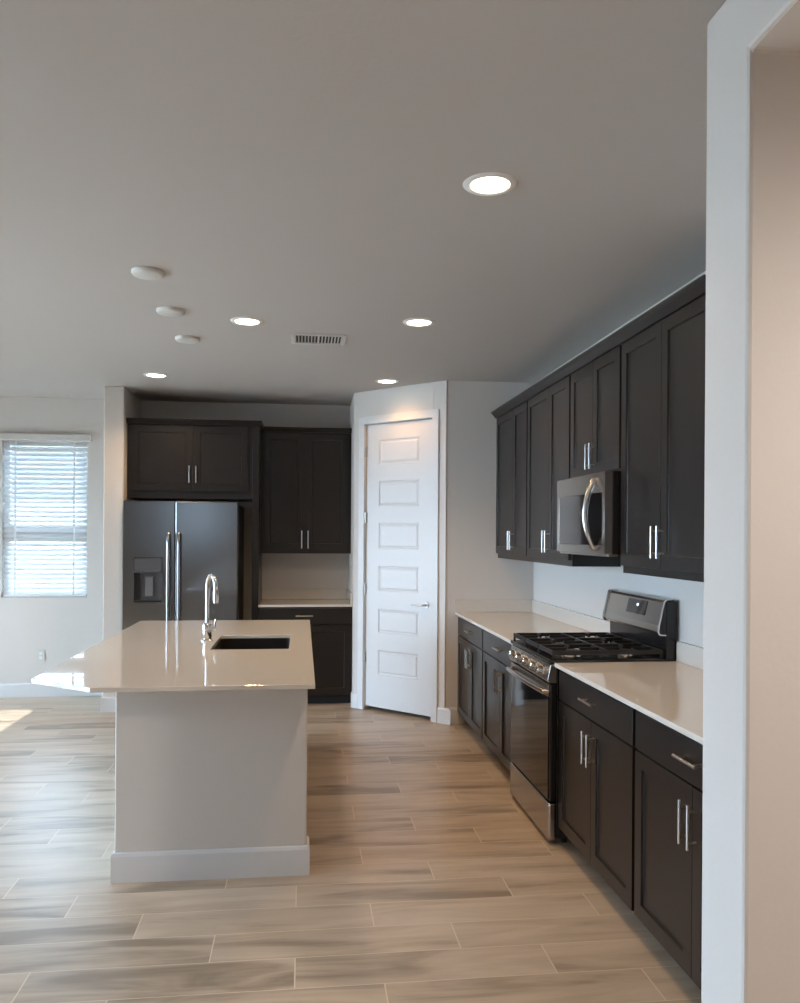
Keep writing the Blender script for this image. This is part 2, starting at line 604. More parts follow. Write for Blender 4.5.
def big_window(name, axis, op, pos, sgn, label, cuts):
    """glazed opening out of view: frame, mullions, panes"""
    a0, a1, z0, z1 = op
    w = thing(name, label, 'window', (pos, (a0 + a1) / 2, z0) if axis == 'y' else ((a0 + a1) / 2, pos, z0))
    w['kind'] = 'structure'
    cuts = [a0] + list(cuts) + [a1]
    n = len(cuts) - 1
    f, g = MB(), MB()
    p0, p1 = sorted((pos + sgn * 0.05, pos + sgn * 0.11))
    def bx(mb, u0, u1, v0, v1, q0=p0, q1=p1):
        mb.box(q0, q1, u0, u1, v0, v1) if axis == 'y' else mb.box(u0, u1, q0, q1, v0, v1)
    fw = 0.05
    bx(f, a0, a1, z0, z0 + fw)
    bx(f, a0, a1, z1 - fw, z1)
    for k in range(n + 1):
        c = cuts[k]
        lo = max(a0, c - fw / 2 - (fw / 2 if k == n else 0))
        hi = min(a1, c + fw / 2 + (fw / 2 if k == 0 else 0))
        bx(f, lo, hi, z0 + fw, z1 - fw)
    f.build('window_frame', 'trim', w, world=True)
    for k in range(n):
        g = MB()
        u0 = cuts[k] + fw / 2 + (fw / 2 if k == 0 else 0)
        u1 = cuts[k + 1] - fw / 2 - (fw / 2 if k == n - 1 else 0)
        pm = (p0 + p1) / 2
        bx(g, u0, u1, z0 + fw, z1 - fw, pm - 0.002, pm + 0.002)
        g.build('pane', 'glass', w, world=True)


big_window('door_2', 'y', SLIDER, XL, -1, 'glazed sliding patio door in the left wall', (7.13,))
big_window('window_2', 'y', LEFTWIN, XL, -1, 'wide glazed window in the left wall', (3.6,))
big_window('window_3', 'x', REARWIN, YF, -1, 'small glazed window in the wall behind the viewer', ())

# blind, hung in the window opening
blind = thing('window_blind', 'white horizontal slat blind covering the window in the back wall', 'blind', (-2.381, YB, bz0))
MB().box(bx0 - 0.045, bx1 + 0.045, YB - 0.062, YB - 0.002, 2.372, 2.434).build('valance', 'valance', blind, bevel=0.006, world=True)
sl = MB()
nsl = 32
tilt = math.radians(50)
for k in range(nsl):
    zc = 2.345 - k * (2.345 - 0.965) / (nsl - 1)
    pr = []
    for j in range(5):
        u = -0.025 + 0.05 * j / 4
        arch = 0.0025 * (1 - (u / 0.025) ** 2)
        pr.append((u, arch))
    yc = YB + 0.032
    ct, st = math.cos(tilt), math.sin(tilt)
    up = [(yc + u * ct - (a + 0.0015) * st, zc + u * st + (a + 0.0015) * ct) for u, a in pr]
    dn = [(yc + u * ct - (a - 0.0010) * st, zc + u * st + (a - 0.0010) * ct) for u, a in reversed(pr)]
    sl.prism(up + dn, bx0 + 0.012, bx1 - 0.012, 'x')
sl.build('slats', 'blind', blind, world=True)
MB().box(bx0 + 0.012, bx1 - 0.012, YB + 0.008, YB + 0.056, bz0 + 0.004, bz0 + 0.028).build('bottom_rail', 'blind', blind, bevel=0.004, world=True)
for xx in (bx0 + 0.12, bx1 - 0.12):
    MB().box(xx - 0.009, xx + 0.009, YB + 0.0035, YB + 0.0048, bz0 + 0.02, 2.372).build('ladder_tape', 'blind', blind, world=True)
MB().cyl((bx0 + 0.075, YB - 0.006, 2.37), (bx0 + 0.075, YB - 0.006, 1.50), 0.004, 8).build('tilt_wand', 'wplastic', blind, world=True)

# outside
struct('terrain_outside', MB().box(-50, 40, -30, 75, -0.35, -0.12), 'gravel')
fence = MB().box(-14, 12, 12.0, 12.2, -0.12, 1.99).build('garden_wall', 'stucco')
tag(fence, 'pale stucco garden wall seen through the slats of the back window', 'wall')
hs = thing('backdrop_house', 'added dark backdrop house behind the garden wall, dimming the gaps between the upper blind slats', 'house', (-14.0, 49.0, -0.12))  # added to block the bright sky behind the upper slats, kept dark
hs['kind'] = 'structure'
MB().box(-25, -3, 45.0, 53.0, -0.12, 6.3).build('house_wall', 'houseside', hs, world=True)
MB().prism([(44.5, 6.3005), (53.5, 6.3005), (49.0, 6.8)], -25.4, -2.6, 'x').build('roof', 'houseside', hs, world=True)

# ------------------------------------------------------------------ cabinets
def bar_pull(parent, p0, p1, out=(0, -1, 0), r=0.0055, stand=0.03):
    """straight bar pull with two posts; p0,p1 are the bar ends on the door face"""
    p0, p1, o = Vector(p0), Vector(p1), Vector(out)
    d = (p1 - p0).normalized()
    mb = MB()
    mb.tube([p0 + o * stand, p1 + o * stand], r, 12)
    for q in (p0 + d * 0.022, p1 - d * 0.022):
        mb.cyl(q - o * 0.0003, q + o * stand, r * 0.8, 10)
    return mb.build('handle', 'nickel', parent, smooth=True)


STILE = 0.058
SHAKER = [(0.002, 0.009)]


def shaker(parent, x0, x1, z0, z1, hx=None, hz=None):
    d = MB().panel(x0, x1, z0, z1, 0.0, -0.02, [(x0 + STILE, x1 - STILE, z0 + STILE, z1 - STILE)], SHAKER).build('door', 'cab', parent, bevel=0.0014, seg=1)
    if hx is not None:
        bar_pull(d, (hx, -0.02, hz[0]), (hx, -0.02, hz[1]))
    return d


def pair(parent, w, z0, z1, hz, rev=0.012, hoff=0.029, sp=None):
    c = w / 2 if sp is None else sp
    shaker(parent, rev, c - 0.0018, z0, z1, c - hoff, hz)
    shaker(parent, c + 0.0018, w - rev, z0, z1, c + hoff, hz)


def base_cabinet(label, loc, rz, w, depth=0.60, drawers=1, sp=None, group=None):
    t = thing('base_cabinet', label, 'cabinet', loc, rz, group)
    MB().box(0, w, 0.0003, depth, 0.085, 0.8785).build('cabinet_box', 'cab', t)
    MB().box(0.0, w, 0.075, depth - 0.02, 0.0, 0.085).build('toe_kick', 'dark', t)
    pair(t, w, 0.098, 0.716, (0.526, 0.668), sp=sp)
    dr = MB().box(0.012, w - 0.012, -0.02, 0.0, 0.724, 0.864).build('drawer', 'cabx', t, bevel=0.002)
    c = w / 2 if sp is None else sp
    bar_pull(dr, (c - 0.076, -0.02, 0.80), (c + 0.076, -0.02, 0.80))
    return t


def upper_cabinet(label, loc, rz, w, z0, z1, depth, door_z0, door_z1, hz, sp=None, rev=0.012, name='wall_cabinet'):
    t = thing(name, label, 'cabinet', (loc[0], loc[1], z0), rz)
    MB().box(0, w, 0.0003, depth, 0, z1 - z0).build('cabinet_box', 'cab', t)
    pair(t, w, door_z0 - z0, door_z1 - z0, (hz[0] - z0, hz[1] - z0), rev=rev, sp=sp)
    return t


XD, XU = 1.2683, 1.577         # carcass fronts; doors stand 20 mm proud of them
R90 = -PI / 2
DB = XR - XD - 0.001
DU = XR - XU - 0.001
YR0, YR1 = 3.8497, 4.6145      # range bay
Y2 = 5.5296
YN = 2.9351
base_cabinet('dark base cabinet in the far corner, touching the grey wall beside the pantry', (XD, YP - 0.002, 0), R90, YP - 0.003 - Y2, DB, sp=0.502)
base_cabinet('dark base cabinet with one drawer, next to the far side of the gas range', (XD, Y2, 0), R90, Y2 - YR1 - 0.001, DB, sp=0.50)
base_cabinet('dark base cabinet with one drawer, next to the near side of the gas range', (XD, YR0, 0), R90, YR0 - YN - 0.0005, DB, sp=0.457)
base_cabinet('nearest dark base cabinet, its right edge cut off by the white pillar', (XD, YN, 0), R90, YN - YS1 - 0.002, DB, sp=0.464)

UB, UT = 1.341, 2.474
UD0, UD1 = 1.378, 2.470
upper_cabinet('tall dark wall cabinet at the far end, touching the grey wall', (XU, YP - 0.002), R90, YP - 0.003 - Y2, UB, UT, DU, UD0, UD1, (1.415, 1.556), sp=0.535)
upper_cabinet('tall dark wall cabinet between the far end cabinet and the microwave', (XU, Y2), R90, Y2 - YR1 - 0.001, UB, UT, DU, UD0, UD1, (1.415, 1.556), sp=0.505)
upper_cabinet('short dark wall cabinet mounted above the microwave', (XU, YR1 - 0.0005), R90, YR1 - YR0 - 0.001, 1.846, UT, DU, 1.858, UD1, (1.884, 2.022), sp=0.380)
upper_cabinet('nearest tall dark wall cabinet, to the right of the microwave', (XU, YR0), R90, YR0 - YN, UB, UT, DU, UD0, UD1, (1.425, 1.567), sp=0.460)
# continuous crown over the run
cm = MB()
cx0 = XU - 0.062
cm.prism([(cx0, UT + 0.050), (cx0, UT + 0.038), (cx0 + 0.010, UT + 0.031), (cx0 + 0.026, UT + 0.012), (cx0 + 0.036, UT + 0.0003), (XR - 0.001, UT + 0.0003), (XR - 0.001, UT + 0.050)], YN, YP - 0.001, 'y')
tag(cm.build('crown_moulding', 'cabx'), 'dark crown moulding along the top of the right-hand wall cabinets', 'moulding')

# ---- countertops of the right run
def slab(name, label, x0, x1, y0, y1, splash):
    t = thing(name, label, 'countertop', ((x0 + x1) / 2, (y0 + y1) / 2, CT - 0.021))
    MB().box(x0, x1, y0, y1, CT - 0.021, CT).build('slab', 'quartz', t, bevel=0.0025, world=True)
    for s in splash:
        MB().box(*s, CT + 0.0002, CT + 0.10).build('backsplash', 'quartz', t, bevel=0.002, world=True)
    return t


XC = 1.2282
slab('countertop', 'pale quartz countertop beyond the gas range, reaching the grey wall', XC, XR - 0.0005, YR1 + 0.001, YP - 0.001,
     [(XR - 0.0205, XR - 0.0008, YR1 + 0.001, YP - 0.0215), (XC, XR - 0.0008, YP - 0.0212, YP - 0.0012)])
slab('countertop', 'pale quartz countertop between the gas range and the white pillar', XC, XR - 0.0005, YS1 + 0.001, YR0 - 0.001,
     [(XR - 0.0205, XR - 0.0008, YS1 + 0.001, YR0 - 0.002)])

# ---- back wall: refrigerator surround and nook
YFC = 7.26
PX0, PX1 = -0.445, -0.385
fc = upper_cabinet('dark two-door cabinet above the refrigerator', (SX1 + 0.002, YFC), 0, PX0 - SX1 - 0.003, 1.827, UT, YB - YFC - 0.001, 1.893, 2.462, (1.965, 2.112), sp=0.560, rev=0.035)
pn = MB().box(PX0, PX1, YFC - 0.005, YB - 0.001, 0, UT).build('tall_side_panel', 'cab', bevel=0.002)
tag(pn, 'tall dark end panel on the right side of the refrigerator', 'cabinet panel')
def crown(name, label, x0, x1, yf, yb, z, left, right):
    mb = MB()
    h = 0.042
    pr = [(0.045, h), (0.045, h - 0.012), (0.036, h - 0.018), (0.020, 0.010), (0.012, 0.0003)]
    fr_ = [[mb.bm.verts.new((x, yf - u, z + v)) for u, v in pr] + [mb.bm.verts.new((x, yb, z + 0.0003)), mb.bm.verts.new((x, yb, z + h))] for x in (x0, x1)]
    n = len(fr_[0])
    for k in range(n):
        mb.bm.faces.new((fr_[0][k], fr_[0][(k + 1) % n], fr_[1][(k + 1) % n], fr_[1][k]))
    mb.bm.faces.new(fr_[0])
    mb.bm.faces.new(fr_[1][::-1])
    tag(mb.build(name, 'cabx'), label, 'moulding')


crown('crown_moulding', 'dark crown moulding on top of the refrigerator cabinet', SX1 + 0.002, PX1 + 0.022, YFC - 0.015, YB - 0.001, UT, False, True)
NX0, NX1 = PX1 + 0.001, 0.444
YNU = 7.54
upper_cabinet('tall dark wall cabinet left of the pantry, above the small counter', (NX0, YNU), 0, NX1 - NX0, 1.345, UT - 0.012, YB - YNU - 0.001, 1.378, 2.452, (1.392, 1.556), sp=0.404, rev=0.030)
crown('crown_moulding', 'dark crown moulding on the wall cabinet left of the pantry', PX1 + 0.024, NX1, YNU - 0.012, YB - 0.001, UT - 0.012, False, False)
YNB = 7.245
base_cabinet('dark base cabinet under the small counter left of the pantry door', (NX0, YNB, 0), 0, NX1 - NX0, YB - YNB - 0.001, sp=0.402)
slab('countertop', 'small pale countertop in the nook left of the pantry door', NX0, NX1, 7.205, YB - 0.0005,
     [(NX0 + 0.001, NX1 - 0.0205, YB - 0.0205, YB - 0.0008), (NX1 - 0.0202, NX1 - 0.0003, 7.206, YB - 0.0008)])

# ------------------------------------------------------------------ refrigerator
fx0, fx1, fs = SX1 + 0.012, -0.552, -1.0815
FY = 7.07
fridge = thing('refrigerator', 'stainless side-by-side refrigerator with water dispenser, under the dark cabinet', 'refrigerator', ((fx0 + fx1) / 2, 7.45, 0))
MB().box(fx0 + 0.004, fx1 - 0.004, FY + 0.075, YB - 0.04, 0.03, 1.775).build('cabinet_body', 'gplastic', fridge, world=True)
MB().box(fx0 + 0.02, fx1 - 0.02, FY + 0.09, FY + 0.60, 0.0, 0.03).build('base_plinth', 'dplastic', fridge, world=True)
MB().box(fx0 + 0.006, fx1 - 0.006, FY + 0.045, FY + 0.0745, 0.02, 0.092).build('kick_grille', 'dplastic', fridge, bevel=0.003, world=True)
# freezer door with the dispenser opening
dx0, dx1, dz0, dz1 = -1.418, -1.183, 0.938, 1.317
fd = MB()
fd.panel(fx0, fs - 0.004, 0.10, 1.797, FY + 0.07, FY, [(dx0, dx1, dz0, dz1)], [(0.003, 0.002), (0.005, 0.052)])
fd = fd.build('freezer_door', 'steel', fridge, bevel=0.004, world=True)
MB().box(dx0 + 0.006, dx1 - 0.006, FY - 0.002, FY + 0.045, 1.205, dz1 - 0.006).build('control_panel', 'gplastic', fd, bevel=0.003, world=True)
MB().box(dx0 + 0.006, dx1 - 0.006, FY - 0.004, FY + 0.04, 1.188, 1.2045).build('dispenser_trim', 'steel', fd, bevel=0.002, world=True)
MB().box(dx0 + 0.006, dx0 + 0.05, FY + 0.03, FY + 0.0515, 0.95, 1.186).build('dispenser_side_wall', 'dplastic', fd, world=True)
MB().box(dx0 + 0.0502, dx1 - 0.006, FY + 0.047, FY + 0.0518, 0.95, 1.186).build('dispenser_back', 'gplastic', fd, world=True)
MB().prism([(FY + 0.046, 1.16), (FY + 0.024, 1.15), (FY + 0.012, 0.99), (FY + 0.020, 0.985), (FY + 0.046, 1.10)], -1.325, -1.262, 'x').build('dispenser_paddle', 'mplastic', fd, bevel=0.003, world=True)
MB().box(dx0 + 0.006, dx1 - 0.006, FY - 0.002, FY + 0.045, dz0 + 0.005, dz0 + 0.016).build('drip_tray', 'dplastic', fd, bevel=0.002, world=True)
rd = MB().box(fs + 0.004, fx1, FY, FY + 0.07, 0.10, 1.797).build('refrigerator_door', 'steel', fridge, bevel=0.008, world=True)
for hx, par in ((fs - 0.048, fd), (fs + 0.040, rd)):
    mb = MB()
    pts = [(hx, FY + 0.002, 1.52), (hx, FY - 0.030, 1.515), (hx, FY - 0.048, 1.49)]
    for k in range(1, 12):
        z = 1.49 - (1.49 - 0.63) * k / 12
        pts.append((hx, FY - 0.048 - 0.006 * math.sin(PI * k / 12), z))
    pts += [(hx, FY - 0.048, 0.63), (hx, FY - 0.030, 0.605), (hx, FY + 0.002, 0.60)]
    mb.tube(pts, 0.0135, 14)
    mb.build('handle', 'handle', par, smooth=True, world=True)

# ------------------------------------------------------------------ island
ix0, ix1, iy0, iy1 = -0.806, 0.026, 3.648, 5.905
isl = thing('kitchen_island', 'kitchen island with painted grey end wall and white baseboard', 'kitchen island', (-0.39, 4.78, 0))
b = MB()
b.box(ix0, ix1, iy0, iy0 + 0.115, 0, CT - 0.0225)
b.box(ix0, ix0 + 0.115, iy0 + 0.115, iy1, 0, CT - 0.0225)
b.box(ix0 + 0.115, ix1 - 0.09, iy1 - 0.02, iy1, 0.085, CT - 0.0225)
b.build('island_wall', 'wall', isl, bevel=0.006, world=True)
base_run('baseboard', [(ix0, iy1), (ix0, iy0), (ix1, iy0), (ix1, iy0 + 0.115)][::-1], parent=isl, h=0.13)
ic = MB()
ic.box(ix1 - 0.024, ix1 - 0.022, iy0 + 0.116, iy1 - 0.001, 0.085, CT - 0.0225)
ic.box(ix1 - 0.085, ix1 - 0.083, iy0 + 0.116, iy1 - 0.021, 0.0, 0.085)
ic.build('cabinet_front', 'cab', isl, world=True)
# three pairs of doors towards the range side
nd = 6
dw = (iy1 - iy0 - 0.13) / nd
for k in range(nd):
    y0 = iy0 + 0.12 + k * dw
    mb = MB().panel(0, dw - 0.004, 0.098, 0.864, 0.0, -0.02, [(STILE, dw - 0.004 - STILE, 0.098 + STILE, 0.864 - STILE)], SHAKER)
    mb.bm.transform(Matrix.Translation((ix1 - 0.0218, y0, 0)) @ Matrix.Rotation(PI / 2, 4, 'Z'))
    d_ = mb.build('door', 'cab', isl, world=True)

# countertop with sink cut-out
cx0, cx1, cy0, cy1 = -1.142, 0.055, 3.375, 5.937
sx0, sx1, sy0, sy1 = -0.492, -0.072, 4.435, 5.050
ct = MB()
def rect_round(x0, x1, y0, y1, r, n):
    pts = []
    for cxx, cyy, a0 in ((x1 - r, y0 + r, -PI / 2), (x1 - r, y1 - r, 0), (x0 + r, y1 - r, PI / 2), (x0 + r, y0 + r, PI)):
        for k in range(n + 1):
            a = a0 + PI / 2 * k / n
            pts.append((cxx + r * math.cos(a), cyy + r * math.sin(a)))
    return pts
clip = ((cx0, 3.605), (-0.845, cy0))       # the seating corner is cut off at an angle
hole = rect_round(sx0, sx1, sy0, sy1, 0.012, 4)
def ring_face(bm, z, up):
    """outer rectangle around the rounded hole as four n-gons"""
    o = [bm.verts.new((x, y, z)) for x, y in ((cx1, cy0), (cx1, cy1), (cx0, cy1), (cx0, cy0))]
    h = [bm.verts.new((x, y, z)) for x, y in hole]
    old = o[3]
    o[3:] = [bm.verts.new((x, y, z)) for x, y in clip]
    bm.verts.remove(old)
    n = len(h) // 4
    sides = (o[0:2], o[1:3], o[2:4], [o[3], o[4], o[0]])
    for q in range(4):
        i0 = q * n + n // 2
        i1 = (q + 1) * n + n // 2
        arc = [h[i % len(h)] for i in range(i0, i1 + 1)]
        f = sides[q] + arc[::-1]
        bm.faces.new(f)
    return o, h
ot, ht = ring_face(ct.bm, CT, True)
ob, hb = ring_face(ct.bm, CT - 0.02, False)
for A, B in ((ot, ob), (ht, hb)):
    for k in range(len(A)):
        ct.bm.faces.new((A[k], A[(k + 1) % len(A)], B[(k + 1) % len(A)], B[k]))
ctop = ct.build('island_countertop', 'quartz', bevel=0.0022)
tag(ctop, 'large glossy pale quartz countertop lying on the kitchen island, with sink cut-out', 'countertop')
# sink bowl under the cut-out
sk = thing('kitchen_sink', 'dark undermount sink set into the island countertop', 'sink', ((sx0 + sx1) / 2, (sy0 + sy1) / 2, CT - 0.25))
s = MB()
inn = rect_round(sx0 + 0.001, sx1 - 0.001, sy0 + 0.001, sy1 - 0.001, 0.03, 5)
bot = rect_round(sx0 + 0.015, sx1 - 0.015, sy0 + 0.015, sy1 - 0.015, 0.04, 5)
out = rect_round(sx0 - 0.02, sx1 + 0.02, sy0 - 0.02, sy1 + 0.02, 0.03, 5)
outb = rect_round(sx0 - 0.006, sx1 + 0.006, sy0 - 0.006, sy1 + 0.006, 0.04, 5)
loops = [[s.bm.verts.new((x, y, z)) for x, y in L] for L, z in ((bot, CT - 0.225), (inn, CT - 0.21), (inn, CT - 0.0208), (out, CT - 0.0208), (out, CT - 0.028), (outb, CT - 0.028), (outb, CT - 0.235))]
for A, B in zip(loops, loops[1:]):
    for k in range(len(A)):
        s.bm.faces.new((A[k], A[(k + 1) % len(A)], B[(k + 1) % len(A)], B[k]))
s.bm.faces.new(loops[0])
s.bm.faces.new(loops[-1][::-1])
s.build('bowl', 'sinkm', sk, world=True, bevel=0.002)
MB().lathe([(0.0, 0.002), (0.030, 0.002), (0.043, 0.004), (0.045, 0.0003)], ((sx0 + sx1) / 2, (sy0 + sy1) / 2, CT - 0.225), 28).build('drain', 'chrome', sk, smooth=True, world=True)

# faucet
qx, qy = -0.547, 4.79
fc_ = thing('faucet', 'tall chrome gooseneck faucet standing beside the sink on the island', 'faucet', (qx, qy, CT))
MB().lathe([(0.036, 0.0003), (0.036, 0.006), (0.031, 0.012), (0.026, 0.013)], (qx, qy, CT), 28).build('base_plate', 'chrome', fc_, smooth=True, world=True)
MB().lathe([(0.0245, 0.0132), (0.0245, 0.022), (0.0265, 0.026), (0.0265, 0.092), (0.022, 0.102), (0.015, 0.106)], (qx, qy, CT), 28).build('body', 'steel_hi', fc_, smooth=True, world=True)
sp_ = MB()
pts = [(qx, qy, CT + 0.105), (qx, qy, CT + 0.20), (qx, qy, CT + 0.30)]
rr = 0.066
dxy = Vector((0.45, -0.89))
for k in range(1, 13):
    a = PI - PI * 1.06 * k / 12
    h_ = rr + rr * math.cos(a)
    pts.append((qx + dxy.x * h_, qy + dxy.y * h_, CT + 0.315 + rr * math.sin(a)))
pe = Vector(pts[-1])
sp_.tube(pts, 0.0115, 16)
sp_.build('spout', 'chrome', fc_, smooth=True, world=True)
dn_ = Vector((dxy.x * 0.10, dxy.y * 0.10, -1)).normalized()
MB().tube([pe + dn_ * 0.0005, pe + dn_ * 0.012, pe + dn_ * 0.055, pe + dn_ * 0.075], [0.0135, 0.0155, 0.0165, 0.0135], 16).build('spray_head', 'steel_hi', fc_, smooth=True, world=True)
lv = MB()
lv.cyl((qx + 0.020, qy - 0.004, CT + 0.075), (qx + 0.052, qy - 0.010, CT + 0.075), 0.014, 16)
lv.tube([(qx + 0.042, qy - 0.01, CT + 0.080), (qx + 0.045, qy - 0.012, CT + 0.105), (qx + 0.052, qy - 0.016, CT + 0.128)], [0.006, 0.005, 0.0045], 10)
lv.build('lever', 'chrome', fc_, smooth=True, world=True)

# ------------------------------------------------------------------ gas range
ry0, ry1 = YR0 + 0.006, YR1 - 0.006
yc = (ry0 + ry1) / 2
rng = thing('gas_range', 'stainless and black gas range standing between the base cabinets', 'stove', (1.55, yc, 0))
MB().box(1.245, XR - 0.012, ry0, ry1, 0.035, 0.893).build('body', 'black', rng, bevel=0.003, world=True)
for fxx in (1.30, 1.80):
    for fyy in (ry0 + 0.05, ry1 - 0.05):
        MB().cyl((fxx, fyy, 0), (fxx, fyy, 0.036), 0.016, 12).build('foot', 'black', rng, world=True)
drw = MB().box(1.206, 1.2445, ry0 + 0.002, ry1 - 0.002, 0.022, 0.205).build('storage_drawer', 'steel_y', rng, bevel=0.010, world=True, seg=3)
od = MB().box(1.212, 1.2445, ry0 + 0.002, ry1 - 0.002, 0.214, 0.790).build('oven_door', 'black', rng, bevel=0.006, world=True)
MB().box(1.2075, 1.2118, ry0 + 0.026, ry1 - 0.010, 0.218, 0.722).build('door_glass', 'bglass', od, bevel=0.002, world=True)
MB().box(1.2068, 1.2118, ry0 + 0.026, ry1 - 0.010, 0.726, 0.787).build('door_top_trim', 'steel_y', od, bevel=0.002, world=True)
hb_ = MB()
pts = []
for k in range(17):
    u = -1 + 2 * k / 16
    pts.append((1.186 - 0.012 * (1 - u * u), yc + u * (ry1 - ry0 - 0.05) / 2, 0.752))
pts = [(1.2066, pts[0][1], 0.752)] + pts + [(1.2066, pts[-1][1], 0.752)]
hb_.tube(pts, 0.013, 12)
hb_.build('handle', 'steel_y', od, smooth=True, world=True)
# control panel with five knobs, tilted back
cp = MB().prism([(1.2445, 0.797), (1.205, 0.799), (1.197, 0.812), (1.212, 0.888), (1.2445, 0.893)], ry0 + 0.001, ry1 - 0.001, 'y').build('control_panel', 'steel_y', rng, bevel=0.003, world=True)
nrm = Vector((-0.98, 0, 0.18)).normalized()
for ky in (4.505, 4.375, 4.232, 4.090, 3.960):
    c0 = Vector((1.2035, ky, 0.846))
    kb = MB()
    kb.tube([c0 - nrm * 0.001, c0 + nrm * 0.006, c0 + nrm * 0.0065, c0 + nrm * 0.030, c0 + nrm * 0.034], [0.027, 0.025, 0.0205, 0.018, 0.014], 20)
    kb.build('knob', 'steel_hi', cp, smooth=True, world=True)
# cooktop
ctp = MB().box(1.206, 1.800, ry0 - 0.003, ry1 + 0.003, 0.8935, 0.914).build('cooktop', 'black', rng, bevel=0.004, world=True)
for bx_, by_, br in ((1.365, ry0 + 0.14, 0.046), (1.365, ry1 - 0.14, 0.040), (1.655, ry0 + 0.14, 0.036), (1.655, ry1 - 0.14, 0.040), (1.51, yc, 0.050)):
    bo = MB().lathe([(br + 0.012, 0.0003), (br + 0.010, 0.006), (br, 0.012), (br - 0.006, 0.016)], (bx_, by_, 0.914), 28).build('burner', 'steel_hi', ctp, smooth=True, world=True)
    MB().lathe([(br - 0.004, 0.0163), (br + 0.001, 0.018), (br + 0.001, 0.023), (br - 0.006, 0.026), (0.0, 0.027)], (bx_, by_, 0.914), 28).build('burner_cap', 'iron', bo, smooth=True, world=True)
gx0, gx1 = 1.222, 1.790
third = (ry1 - ry0) / 3
for g in range(3):
    a, c = ry0 + g * third + 0.003, ry0 + (g + 1) * third - 0.003
    mb = MB()
    t_ = 0.012
    z0, z1 = 0.934, 0.955
    mb.box(gx0, gx1, a, a + t_, z0, z1).box(gx0, gx1, c - t_, c, z0, z1)
    mb.box(gx0, gx0 + t_, a + t_, c - t_, z0, z1).box(gx1 - t_, gx1, a + t_, c - t_, z0, z1)
    mb.box(1.502, 1.502 + t_, a + t_, c - t_, z0, z1)
    ym = (a + c) / 2
    for x0_, x1_ in ((gx0 + t_, gx0 + 0.11), (1.40, 1.502), (1.514, 1.61), (gx1 - 0.11, gx1 - t_)):
        mb.box(x0_, x1_, ym - t_ / 2, ym + t_ / 2, z0, z1)
    for xm in (1.365, 1.655):
        mb.box(xm - t_ / 2, xm + t_ / 2, a + t_, a + 0.075, z0, z1).box(xm - t_ / 2, xm + t_ / 2, c - 0.075, c - t_, z0, z1)
    for xx in (gx0, gx1 - t_):
        for yy in (a, c - t_):
            mb.box(xx, xx + t_, yy, yy + t_, 0.9143, z0)
    mb.build('grate', 'iron', ctp, bevel=0.002, world=True)
# backguard
bgd = MB().box(1.806, XR - 0.014, ry0 + 0.002, ry1 - 0.002, 0.8935, 1.196).build('backguard', 'black', rng, bevel=0.004, world=True)
face = [(1.8055, 1.030), (1.776, 1.032), (1.768, 1.042), (1.772, 1.075), (1.800, 1.190), (1.812, 1.202), (1.848, 1.204), (1.848, 1.1965), (1.8055, 1.1965)]
fp = MB().prism(face, ry0 + 0.012, ry1 - 0.012, 'y').build('control_console', 'steel_y', bgd, bevel=0.003, world=True)
for y0, y1, ya, yb_ in ((ry0 + 0.003, ry0 + 0.0117, ry0 + 0.0002, ry0 + 0.0116), (ry1 - 0.0117, ry1 - 0.003, ry1 - 0.0116, ry1 - 0.0002)):
    MB().prism(face, y0, y1, 'y').build('end_panel', 'black', bgd, world=True)
    fo = [(1.8055, 1.024), (1.776, 1.0255), (1.766, 1.030), (1.761, 1.042), (1.764, 1.077), (1.776, 1.125), (1.784, 1.165), (1.792, 1.196), (1.802, 1.207), (1.852, 1.2095)]
    fi = [(1.852, 1.2045), (1.810, 1.2025), (1.799, 1.192), (1.791, 1.163), (1.783, 1.122), (1.7715, 1.075), (1.7685, 1.044), (1.772, 1.036), (1.778, 1.032), (1.8055, 1.0302)]
    rim = MB()
    nf = len(fo)
    for q in range(nf - 1):
        rim.prism([fo[q], fo[q + 1], fi[nf - 2 - q], fi[nf - 1 - q]], ya, yb_, 'y')
    rim.build('end_trim', 'steel_hi', bgd, world=True)
def tilted(y0, y1, z0, z1, off, th, name, mat, par):
    """thin plate lying on the sloping console face"""
    def fx_(z):
        return 1.772 + (z - 1.075) * (0.028 / 0.115)
    MB().prism([(fx_(z0) - off, z0), (fx_(z0) - off - th, z0), (fx_(z1) - off - th, z1), (fx_(z1) - off, z1)], y0, y1, 'y').build(name, mat, par, world=True)
tilted(4.058, 4.300, 1.108, 1.182, 0.0003, 0.002, 'display_window', 'bglass', fp)
tilted(4.155, 4.178, 1.150, 1.162, 0.0025, 0.0006, 'clock_display', 'display', fp)

# ------------------------------------------------------------------ microwave
mz0, mz1 = 1.420, 1.8445
mw = thing('microwave', 'stainless over-the-range microwave fixed beneath the short wall cabinet', 'microwave', (1.68, yc, mz0))
my0, my1 = YR0 + 0.003, YR1 - 0.003
MB().box(1.522, XR - 0.002, my0, my1, mz0 + 0.012, mz1).build('body', 'black', mw, bevel=0.002, world=True)
MB().box(1.50, XR - 0.01, my0, my1, mz0, mz0 + 0.0118).build('bottom_panel', 'steel_y', mw, bevel=0.002, world=True)
dmw = MB()
